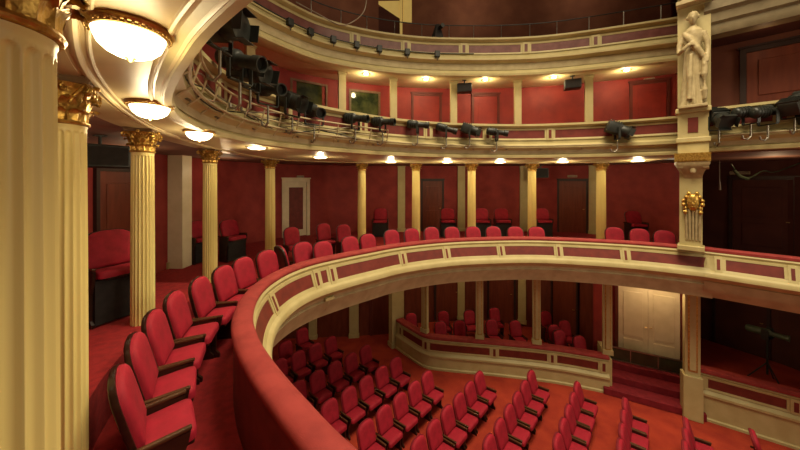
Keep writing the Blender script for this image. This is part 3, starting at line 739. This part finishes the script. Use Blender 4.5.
# ------------------------------------------------------------------ mask pier and statue
bx,by=6.0,6.14; rz=math.atan2(-.70,-.71)
F=1.0
root=tag(empty('mask_pier',(bx,by,EYE-1.42),rz),'cream pier with gilded female mask between the balcony and the dark stage box','pilaster'); root.scale=(.9,.84,1)
mb=MB(); mb.box(-.16,.12,-.24,.16,0,1.96); mb.build('shaft',M['cream'],root)
mb=MB(); mb.box(-.18,.2,-.28,.20,0,.10,b=.012); mb.build('plinth',M['cream'],root)
mb=MB()
for k in range(5): mb.tube([(.12,-.11+.055*k,.22),(.15,-.115+.057*k,.5),(.18,-.12+.06*k,.84)],.026,8)
mb.build('drapery_strips',M['stone'],root,60)
# mask
mb=MB(); DZ=-.2; T=Matrix.Translation((.19,0,1.18+DZ))@Matrix.Diagonal((.75,1.1,1.35,1))
mb.lathe([(.0005,-.125),(.05,-.115),(.085,-.07),(.1,-.01),(.1,.05),(.08,.1),(.04,.125),(.0005,.13)],20,T)
mb.lathe([(.0005,-.03),(.014,-.025),(.02,-.01),(.012,.02),(.0005,.04)],8,Matrix.Translation((.275,0,1.16+DZ)))
mb.tube([(.255,-.03,1.10+DZ),(.268,0,1.095+DZ),(.255,.03,1.10+DZ)],.009,6)
for sg in (-1,1):
    mb.lathe([(.0005,-.014),(.014,-.008),(.016,0),(.012,.008),(.0005,.014)],8,Matrix.Translation((.252,sg*.04,1.20+DZ)))
mk=mb.build('mask_face',M['gold'],root,60)
mb=MB()
for sg in (-1,1):
    for k in range(6):
        z=1.36+DZ-.075*k; mb.lathe([(.0005,-.045),(.035,-.03),(.045,0),(.035,.03),(.0005,.045)],10,Matrix.Translation((.17+.02*(k%2),sg*(.07+.045*min(k,2)-(.0 if k<4 else .03)),z)))
mb.build('mask_hair',M['gold'],mk,60)
# flaring console capital
vs=[];prof=[(.10,.13,1.42),(.14,.15,1.5),(.22,.19,1.60),(.30,.25,1.70),(.33,.29,1.76),(.33,.29,1.80)]
for d,w,z in prof: vs += [(-.16,-w-.06,z),(d,-w,z),(d,w,z),(-.16,w,z)]
fs=[]
for j in range(len(prof)-1):
    for i in range(4): k=(i+1)%4; fs.append((j*4+i,j*4+k,(j+1)*4+k,(j+1)*4+i))
fs += [(0,1,2,3),tuple(4*(len(prof)-1)+i for i in range(4))]
mb=MB(); mb.add(vs,fs); cp=mb.build('console_capital',M['stone'],root,60)
mb=MB()
for sg in (-1,1): mb.lathe([(.03,-.05),(.06,-.05),(.06,.05),(.03,.05)],14,Matrix.Translation((.24,sg*.22,1.70))@Matrix.Rotation(PI/2,4,'X'))
mb.lathe([(.0005,-.06),(.05,-.04),(.06,0),(.05,.04),(.0005,.06)],10,Matrix.Translation((.24,0,1.62)))
mb.build('scroll',M['stone'],cp,50)
mb=MB()
for k in range(7): mb.box(.30,.36,-.27+.08*k,-.22+.08*k,1.82,1.93)
mb.box(-.16,.34,-.32,.30,1.80,1.97); mb.build('dentil_cornice',M['gold'],root)
# pedestal + statue
root=tag(empty('statue_pedestal',(bx,by,EYE+.55),rz),'cream panelled pedestal block below the statue','pedestal'); root.scale=(.9,.84,1)
mb=MB(); mb.box(-.16,.16,-.27,.27,0,.88); mb.build('block',M['cream'],root)
mb=MB(); mb.box(.16,.172,-.09,.09,.42,.72); mb.build('inset_panel',M['panel'],root)
mb=MB(); mb.box(-.2,.21,-.31,.31,.82,.92,b=.015); mb.build('moulding',M['cream'],root)
mb=MB(); mb.box(-.18,.2,-.3,.3,.22,.32,b=.015); mb.build('moulding',M['cream'],root)
root=tag(empty('pier_top',(bx,by,EYE+1.47),rz),'cream pier and broken entablature behind and above the statue','pilaster'); root.scale=(.9,.84,1)
mb=MB(); mb.box(-.16,-.02,-.28,.30,0,2.6); mb.build('shaft',M['cream'],root)
mb=MB(); mb.box(-.16,.22,-.3,.32,2.12,2.2,b=.01); mb.box(-.16,.16,-.2,.24,2.2,2.34); mb.box(-.16,.2,-.26,.3,2.34,2.42,b=.01); mb.box(-.16,.16,-.2,.24,2.42,2.56); mb.box(-.16,.26,-.36,.4,2.56,2.68,b=.012); mb.box(-.16,.16,-.25,.29,2.68,3.3); mb.build('entablature',M['stone'],root)
sroot=tag(empty('draped_statue',(bx-.71*.14,by-.70*.14,EYE+1.47),rz),'carved cream statue of a robed figure beside the dark upper stage box','statue'); sroot.scale=(.9,.84,1)
mb=MB(); H=1.98
def robe(a,z):
    k=max(0,1-z/1.25); return 1+ (.16+.03*k)*math.sin(a*11+z*2.0)*k + .05*math.sin(a*4+z*5)
mb.lathe([(.21,.0),(.215,.05),(.195,.2),(.175,.5),(.165,.8),(.16,1.0),(.145,1.12),(.135,1.2),(.15,1.32),(.175,1.45),(.165,1.53),(.1,1.6),(.06,1.63),(.055,1.68)],64,Matrix.Diagonal((.72,1.0,1,1)),robe)
T=Matrix.Translation((.03,0,1.79))@Matrix.Diagonal((1.0,.82,1.15,1))
mb.lathe([(.0005,-.115),(.05,-.105),(.08,-.06),(.097,0),(.098,.05),(.08,.095),(.04,.115),(.0005,.12)],20,T)
mb.lathe([(.0005,-.03),(.012,-.025),(.017,-.01),(.012,.02),(.0005,.04)],8,Matrix.Translation((.128,0,1.775)))    # nose
for sg in (-1,1):
    mb.lathe([(.0005,-.012),(.012,-.006),(.012,.006),(.0005,.012)],8,Matrix.Translation((.115,sg*.032,1.81)))
    mb.lathe([(.0005,-.05),(.04,-.03),(.05,0),(.04,.03),(.0005,.05)],10,Matrix.Translation((-.01,sg*.075,1.82)))
mb.tube([(.105,-.025,1.735),(.118,0,1.732),(.105,.025,1.735)],.008,6)
mb.lathe([(.088,0),(.10,.03),(.08,.08),(.03,.105),(.0005,.11)],20,Matrix.Translation((-.035,0,1.84)),lambda a,z:1+.06*math.sin(a*8))
# arms: one bent over the chest, one hanging and holding cloth
mb.tube([(0,-.17,1.48),(.02,-.235,1.3),(.08,-.24,1.12),(.17,-.16,1.16),(.19,-.06,1.24)],[.06,.058,.05,.042,.035],12)
mb.tube([(0,.17,1.48),(.0,.235,1.28),(.03,.25,1.08),(.10,.24,.92),(.13,.23,.84)],[.06,.058,.05,.042,.035],12)
for k in range(4): mb.tube([(.185,-.07+.012*k,1.26-.018*k),(.195,-.02+.012*k,1.275-.02*k),(.185,.015+.008*k,1.265-.022*k)],.011,6)
for k in range(4): mb.tube([(.13+.012*k,.235-.018*k,.84),(.14+.012*k,.235-.018*k,.79),(.13+.012*k,.225-.016*k,.75)],.011,6)
mb.tube([(.14,-.05,1.25),(.17,.02,1.26)],.011,6)
mb.tube([(.12,.20,.83),(.15,.18,.79)],.011,6)
# diagonal mantle
mb.tube([(.02,-.16,1.52),(.12,-.05,1.36),(.14,.08,1.14),(.11,.17,.98),(.0,.2,.9)],[.05,.06,.06,.055,.05],10)
mb.tube([(.10,.2,.95),(.13,.19,.6),(.13,.2,.3),(.12,.2,.12)],[.05,.06,.055,.04],10)
mb.tube([(.13,-.03,1.05),(.16,-.05,.6),(.15,-.06,.15)],[.035,.05,.05],10)
st=mb.build('figure',M['stone'],sroot,60)
rm=st.modifiers.new('merge','REMESH'); rm.mode='VOXEL'; rm.voxel_size=.014; rm.use_smooth_shade=True
mb=MB(); mb.box(-.14,.19,-.25,.25,-.02,.04,b=.012); mb.build('base_slab',M['stone'],sroot)

# ------------------------------------------------------------------ stage lights
def make_spot(kind):
    root=empty('stage_light'); tag(root,'light','stage light')
    T=Matrix.Rotation(PI/2,4,'Y'); mb=MB()
    if kind=='profile':
        mb.lathe([(.06,-.24),(.085,-.22),(.09,-.2),(.09,-.02),(.075,0),(.062,.02),(.062,.16),(.075,.17),(.078,.26),(.065,.26),(.06,.2)],20,T)
        for k in range(4): mb.lathe([(.085,-.18+.045*k),(.1,-.175+.045*k),(.1,-.165+.045*k),(.085,-.16+.045*k)],20,T)
    else:
        mb.box(-.2,.05,-.11,.11,-.11,.11,b=.02); mb.lathe([(.1,.04),(.115,.06),(.115,.18),(.13,.19),(.13,.2),(.1,.2)],20,T)
        for k in range(5): mb.box(-.19+.045*k,-.175+.045*k,-.12,.12,.1,.135)
    h=mb.build('housing',M['black'],root,40)
    mb=MB(); mb.lathe([(.0005,.19),(.06,.185),(.075 if kind!='profile' else .06,.17)],18,T); mb.build('lens',M['lens'],h,60)
    mb=MB()
    if kind=='fresnel':
        for k in range(4):
            mb=MB(); mb.box(.195,.28,-.075,.075,.118,.124,T=Matrix.Rotation(k*PI/2,4,'X')); mb.build('barn_door',M['black'],h)
    w=.135
    mb=MB(); mb.box(-.02,.02,-w-.012,-w,-.2,.03); mb.box(-.02,.02,w,w+.012,-.2,.03); mb.box(-.02,.02,-w,w,-.215,-.2); mb.build('yoke',M['black'],root)
    mb=MB(); mb.tube([(0,0,-.21),(0,0,-.42)],.014,8); mb.tube([(0,0,-.42),(-.05,0,-.47),(-.11,0,-.45),(-.12,0,-.40)],.014,8); mb.build('hook_arm',M['steel'],root,60)
    return root
spP=make_spot('profile'); spF=make_spot('fresnel')
def spot(proto, loc, rz, pitch, scale, label):
    o=place(proto,loc,rz,label,'stage lights on the upper tier front'); o.scale=(scale,)*3
    for c in o.children:
        if c.name.startswith('housing'): c.rotation_euler=(0,-pitch,0)
    return o
def spot_px(proto, cv, off, px, z, yaw, pitch, sc, label):
    q=on_ray(cv,px); return spot(proto,(q[0]+q[2]*off,q[1]+q[3]*off,EYE+z),yaw,pitch,sc,label)
Ls=[(spF,(-1.86,3.1),1.60,-.1,-.1,1.2,'large black stage light with barn doors, nearest in the upper left cluster'),
 (spP,(-1.93,3.62),1.45,-.25,-.25,1.25,'black stage light of the upper left cluster, second along the front'),
 (spF,(-2.02,4.05),1.48,-.2,-.2,1.2,'black stage light of the upper left cluster, third along the front'),
 (spP,(-1.98,4.5),1.38,-.5,-.2,1.2,'black stage light of the upper left cluster, fourth along the front'),
 (spF,(-1.83,5.1),1.34,-.4,-.3,1.15,'black stage light at the right end of the upper left cluster'),
 (spP,(-1.60,5.6),1.30,-.9,-.3,1.25,'black stage light drooping below the left booth window')]
for p,(x,y),z,yaw,pi_,sc_,t in Ls: spot(p,(x,y,EYE+z),yaw,pi_,sc_,t)
for p,px,z,yaw,pit,sc_,t in ((spP,348,1.16,-.35,-.12,1.1,'black stage light below the gap between the booth windows'),(spP,375,1.18,-.35,-.1,1.1,'black stage light below the right booth window'),
   (spP,413,1.20,-.15,-.1,1.05,'first of four evenly hooked black stage lights along the middle front'),(spP,442,1.15,-.15,-.3,1.05,'second of four evenly hooked black stage lights along the middle front'),
   (spF,465,1.15,-.25,-.35,1.0,'third of four evenly hooked black stage lights along the middle front'),(spP,491,1.10,-.15,-.15,1.05,'fourth of four evenly hooked black stage lights along the middle front'),
   (spF,612,1.10,-.35,-.4,1.15,'single black stage light left of the statue pedestal')):
    spot_px(p,T3,.22,px,z+.12,yaw,pit,sc_,t)
for p,px,z,yaw,pit,sc_,t in ((spF,713,1.22,-1.9,-.5,1.15,'black stage light right beside the statue pedestal, pointing down'),(spP,742,1.28,-.2,.1,1.1,'black stage light on the right box front, second from the statue pedestal'),
   (spP,764,1.24,-.1,.05,1.1,'black stage light on the right box front, third from the statue pedestal'),(spF,786,1.32,.3,.5,1.1,'black stage light on the right box front, fourth from the statue pedestal')):
    spot_px(p,B,.2,px,z,yaw,pit,sc_,t)
q=on_ray(B,797); spot(spF,(q[0]+.05,q[1]-.12,EYE+1.16),.2,.4,1.1,'black stage light cut by the right photo edge')
# pipes carrying the lights
for cv,s0,s1,t in ((T3,s_of(T3,-1.4,2.0),s_of(T3,5.2,7.2),'along the upper tier front'),(B,.25,arc(B)[-1],'along the right box front')):
    root=tag(empty('lighting_rail'),'grey steel pipe rail for stage lights '+t,'pipe rail')
    g=sub(cv,s0,s1)
    for o_,z_ in ((.15,.88),):
        mb=MB(); mb.tube([(p[0]+p[2]*o_,p[1]+p[3]*o_,EYE+z_) for p in g[::3]],.018,8); mb.build('pipe',M['grey'],root,60)
    if cv is T3:
        e=s_of(T3,-.3,6.9); g2=sub(cv,s0,e)
        for o_,z_ in ((.16,.98),(.22,1.12)):
            mb=MB(); mb.tube([(p[0]+p[2]*o_,p[1]+p[3]*o_,EYE+z_) for p in g2[::3]],.016,8); mb.build('pipe',M['grey'],root,60)
        s=s0+.1
        while s<e:
            p=at_s(cv,s); mb=MB(); mb.tube([(p[0]+p[2]*.02,p[1]+p[3]*.02,EYE+.76),(p[0]+p[2]*.14,p[1]+p[3]*.14,EYE+.86),(p[0]+p[2]*.22,p[1]+p[3]*.22,EYE+1.12)],.012,6); mb.build('bracket',M['grey'],root,60); s+=.42
    s=s0+.3
    while s<s1-.1:
        p=at_s(cv,s); mb=MB(); mb.tube([(p[0]-p[2]*.04,p[1]-p[3]*.04,EYE+.86),(p[0]+p[2]*.1,p[1]+p[3]*.1,EYE+.78)],.014,6); mb.build('bracket',M['steel'],root,60); s+=.9
# loose cables tangled on the left rail
for k in range(4):
    g=sub(T3,s_of(T3,-1.6,2.3)+.15*k,s_of(T3,-.9,6.4)); ph=k*1.7
    mb=MB(); mb.tube([(p[0]+p[2]*(.13+.04*math.sin(i*.9+ph)),p[1]+p[3]*(.13+.04*math.sin(i*.9+ph)),EYE+.90+.05*k+.07*math.sin(i*.55+ph)) for i,p in enumerate(g[::2])],.009,5)
    o=mb.build('power_cable',M['cable' if k%2 else 'black'],None,60); tag(o,'tangled power cable looped along the upper left lighting rail','cable','cables on the lighting rail')
# clamp lamps on the gallery ledge
root0=tag(empty('gallery_pipe'),'dark pipe running along the ledge of the top gallery front','pipe rail')
g=sub(E4,s_of(E4,-3.25,4.5),s_of(E4,2.2,8.65)); mb=MB(); mb.tube([(p[0]+p[2]*.16,p[1]+p[3]*.16,EYE+3.58) for p in g[::3]],.016,8); mb.build('pipe',M['black'],root0,60)
for k,px in enumerate((284,307,331,354,378,405.5,436)):
    q=on_ray(E4,px); rt=empty('clamp_bracket',(q[0]+q[2]*.1,q[1]+q[3]*.1,EYE+3.49),math.atan2(q[3],q[2])); tag(rt,'dark pipe clamp on the top gallery ledge, %s of seven from the left'%ORD[k],'clamp','pipe clamps on the gallery ledge')
    mb=MB(); mb.box(-.04,.08,-.07,.07,0,.17,b=.012); mb.build('block',M['black'],rt)
    mb=MB(); mb.tube([(.02,0,.1),(.06,0,-.02),(.04,0,-.1)],.016,6); mb.build('hook',M['black'],rt,60)
# hanging white cable, upper left
def catpts(P_,n=8):
    out=[]; P_=[Vector(p) for p in P_]; P_=[2*P_[0]-P_[1]]+P_+[2*P_[-1]-P_[-2]]
    for i in range(1,len(P_)-2):
        for k in range(n):
            t=k/n; a,b,c,e=P_[i-1],P_[i],P_[i+1],P_[i+2]
            out.append(.5*((2*b)+(c-a)*t+(2*a-5*b+4*c-e)*t*t+(3*b-a-3*c+e)*t**3))
    out.append(P_[-2]); return out
def V(px,py,d): return ((px-400)/300*d,d,EYE+(180.6-py)/300*d)
mb=MB(); mb.tube(catpts([V(296,2,6.9),V(318,14,7.0),V(340,25,7.1),V(354,21,7.2),V(364,11,7.3),V(367,-4,7.4)]),.013,6)
tag(mb.build('hanging_cable',M['cable'],None,60),'pale cable looping down in front of the top gallery','cable')
# rope and green cable in the dark box
mb=MB(); mb.tube([V(719.5,160,6.6),V(719.5,178,6.6),V(720,190,6.6)],[.008,.008,.02],6); tag(mb.build('hanging_rope',M['cable'],None,60),'short rope hanging in the dark stage box right of the mask pier','rope')
mb=MB(); mb.tube(catpts([V(731,164,7.5),V(738,173,7.5),V(748,178,7.5),V(763,171,7.5),V(775,172,7.6),V(800,163,7.5)]),.014,6); mb.tube(catpts([V(734,170,7.5),V(740,176,7.5),V(748,179,7.5)]),.035,6)
tag(mb.build('hanging_cable',M['greencable'],None,60),'dark green cable bundle sagging under the right box ceiling','cable')
# black speakers
def speaker(loc,rz,sz,label):
    root=tag(empty('loudspeaker',loc,rz),label,'speaker','black hanging speakers')
    a,b,c=sz; mb=MB(); mb.box(-a/2,a/2,-b/2,b/2,-c/2,c/2,b=.02); mb.build('cabinet',M['black'],root)
    mb=MB(); mb.box(a/2-.005,a/2+.006,-b/2+.03,b/2-.03,-c/2+.03,c/2-.03); mb.build('grille',M['blackrough'],root)
    mb=MB(); mb.tube([(0,0,c/2-.01),(0,0,c/2+.12)],.018,8); mb.box(-.06,.06,-.06,.06,c/2+.11,c/2+.125); mb.build('bracket',M['black'],root,50)
e5=offset(E4,-.3)
q=on_ray(e5,464); speaker((q[0],q[1],EYE+2.74),-PI/2-.2,(.28,.42,.26),'black speaker box under the top gallery in the middle')
q=on_ray(e5,572); speaker((q[0],q[1],EYE+2.74),-PI/2-.4,(.28,.42,.26),'black speaker box under the top gallery nearer the statue')
speaker((-3.95,3.95,EYE+.32),-.6,(.3,.56,.3),'big black speaker under the dark ceiling between the second and third columns')
speaker((5.35,11.4,EYE+.29),-PI/2-.3,(.3,.5,.36),'black speaker under the balcony ceiling left of the brown far door')
# dark object on the gallery rail
q=on_ray(offset(E4,-.1),437); root=tag(empty('followspot',(q[0],q[1],EYE+4.09),-1.2),'dark draped lamp standing on the top gallery front','stage light')
mb=MB(); mb.lathe([(.17,0),(.16,.12),(.10,.3),(.07,.42),(.0005,.46)],14,fn=lambda a,z:1+.12*math.sin(a*5)); mb.build('cover',M['blackrough'],root,50)
mb=MB(); mb.lathe([(.04,.1),(.06,.14),(.06,.3),(.03,.3)],12,Matrix.Translation((0,0,.28))@Matrix.Rotation(PI/2,4,'Y')); mb.build('snout',M['black'],root,50)

# ------------------------------------------------------------------ light and camera
def area(name,loc,target,e,sx,sy,col,spread=PI):
    l=bpy.data.lights.new(name,'AREA'); l.energy=e; l.shape='RECTANGLE'; l.size=sx; l.size_y=sy; l.color=col; l.spread=spread
    o=bpy.data.objects.new(name,l); C.objects.link(o); o.location=loc
    o.rotation_euler=(Vector(target)-Vector(loc)).to_track_quat('-Z','Y').to_euler(); return o
for x,y,e in ((.6,9.6,14),(2.2,9.7,14),(4.2,9.4,14),(-2.2,9.2,14),(-4.2,7.4,10),(6.5,7.5,26)): point('under_balcony_fill',(x,y,EYE-2.55),e,.1,(1,.72,.40))  # added lamps without fittings, brighten the stalls under the balcony
for x,y,e in ((-2.9,.9,4),(-3.9,2.9,6),(-4.6,5.2,7),(-4.6,7.9,7)): point('aisle_fill',(x,y,EYE+.25),e,.1,(1,.74,.42))  # added unseen lamps, lift the dark ceiling behind the columns
for x,y,z,e in ((8.6,6.9,.2,14),(7.0,5.75,2.75,.9),(8.9,6.6,-2.7,5)): point('box_fill',(x,y,EYE+z),e,.1,(1,.66,.36))  # weak unseen lamps added to lighten the box interiors
for x,y,e in ((-1.6,8.9,10),(2.5,9.9,14),(5.8,9.3,12)): point('gallery_fill',(x,y,EYE+6.4),e*1.6,.15,(1,.78,.5))  # added unseen lamps, lift the dark gallery wall
area('house_light',(3.0,3.2,EYE+7.6),(2.6,4.6,0),760,5,4,(1,.84,.56),2.0)
area('stage_side_fill',(9.5,-1.5,EYE+2.5),(0,6,EYE-1),260,3,3,(1,.85,.60))  # unseen fill from the stage side, lightens columns and fronts
w=bpy.data.worlds.new('World'); bpy.context.scene.world=w; w.use_nodes=True
w.node_tree.nodes['Background'].inputs['Color'].default_value=(1,.78,.5,1); w.node_tree.nodes['Background'].inputs['Strength'].default_value=.26
cam=bpy.data.cameras.new('Camera'); co=bpy.data.objects.new('Camera',cam); C.objects.link(co)
co.location=(0,0,EYE); co.rotation_euler=(PI/2,0,0); cam.sensor_width=36; cam.lens=36*300/800; cam.shift_y=-44.4/800; cam.clip_start=.02
sc_=bpy.context.scene; sc_.camera=co
sc_.view_settings.view_transform='Standard'; sc_.view_settings.exposure=0
sc_.cycles.use_denoising=True; sc_.cycles.max_bounces=6
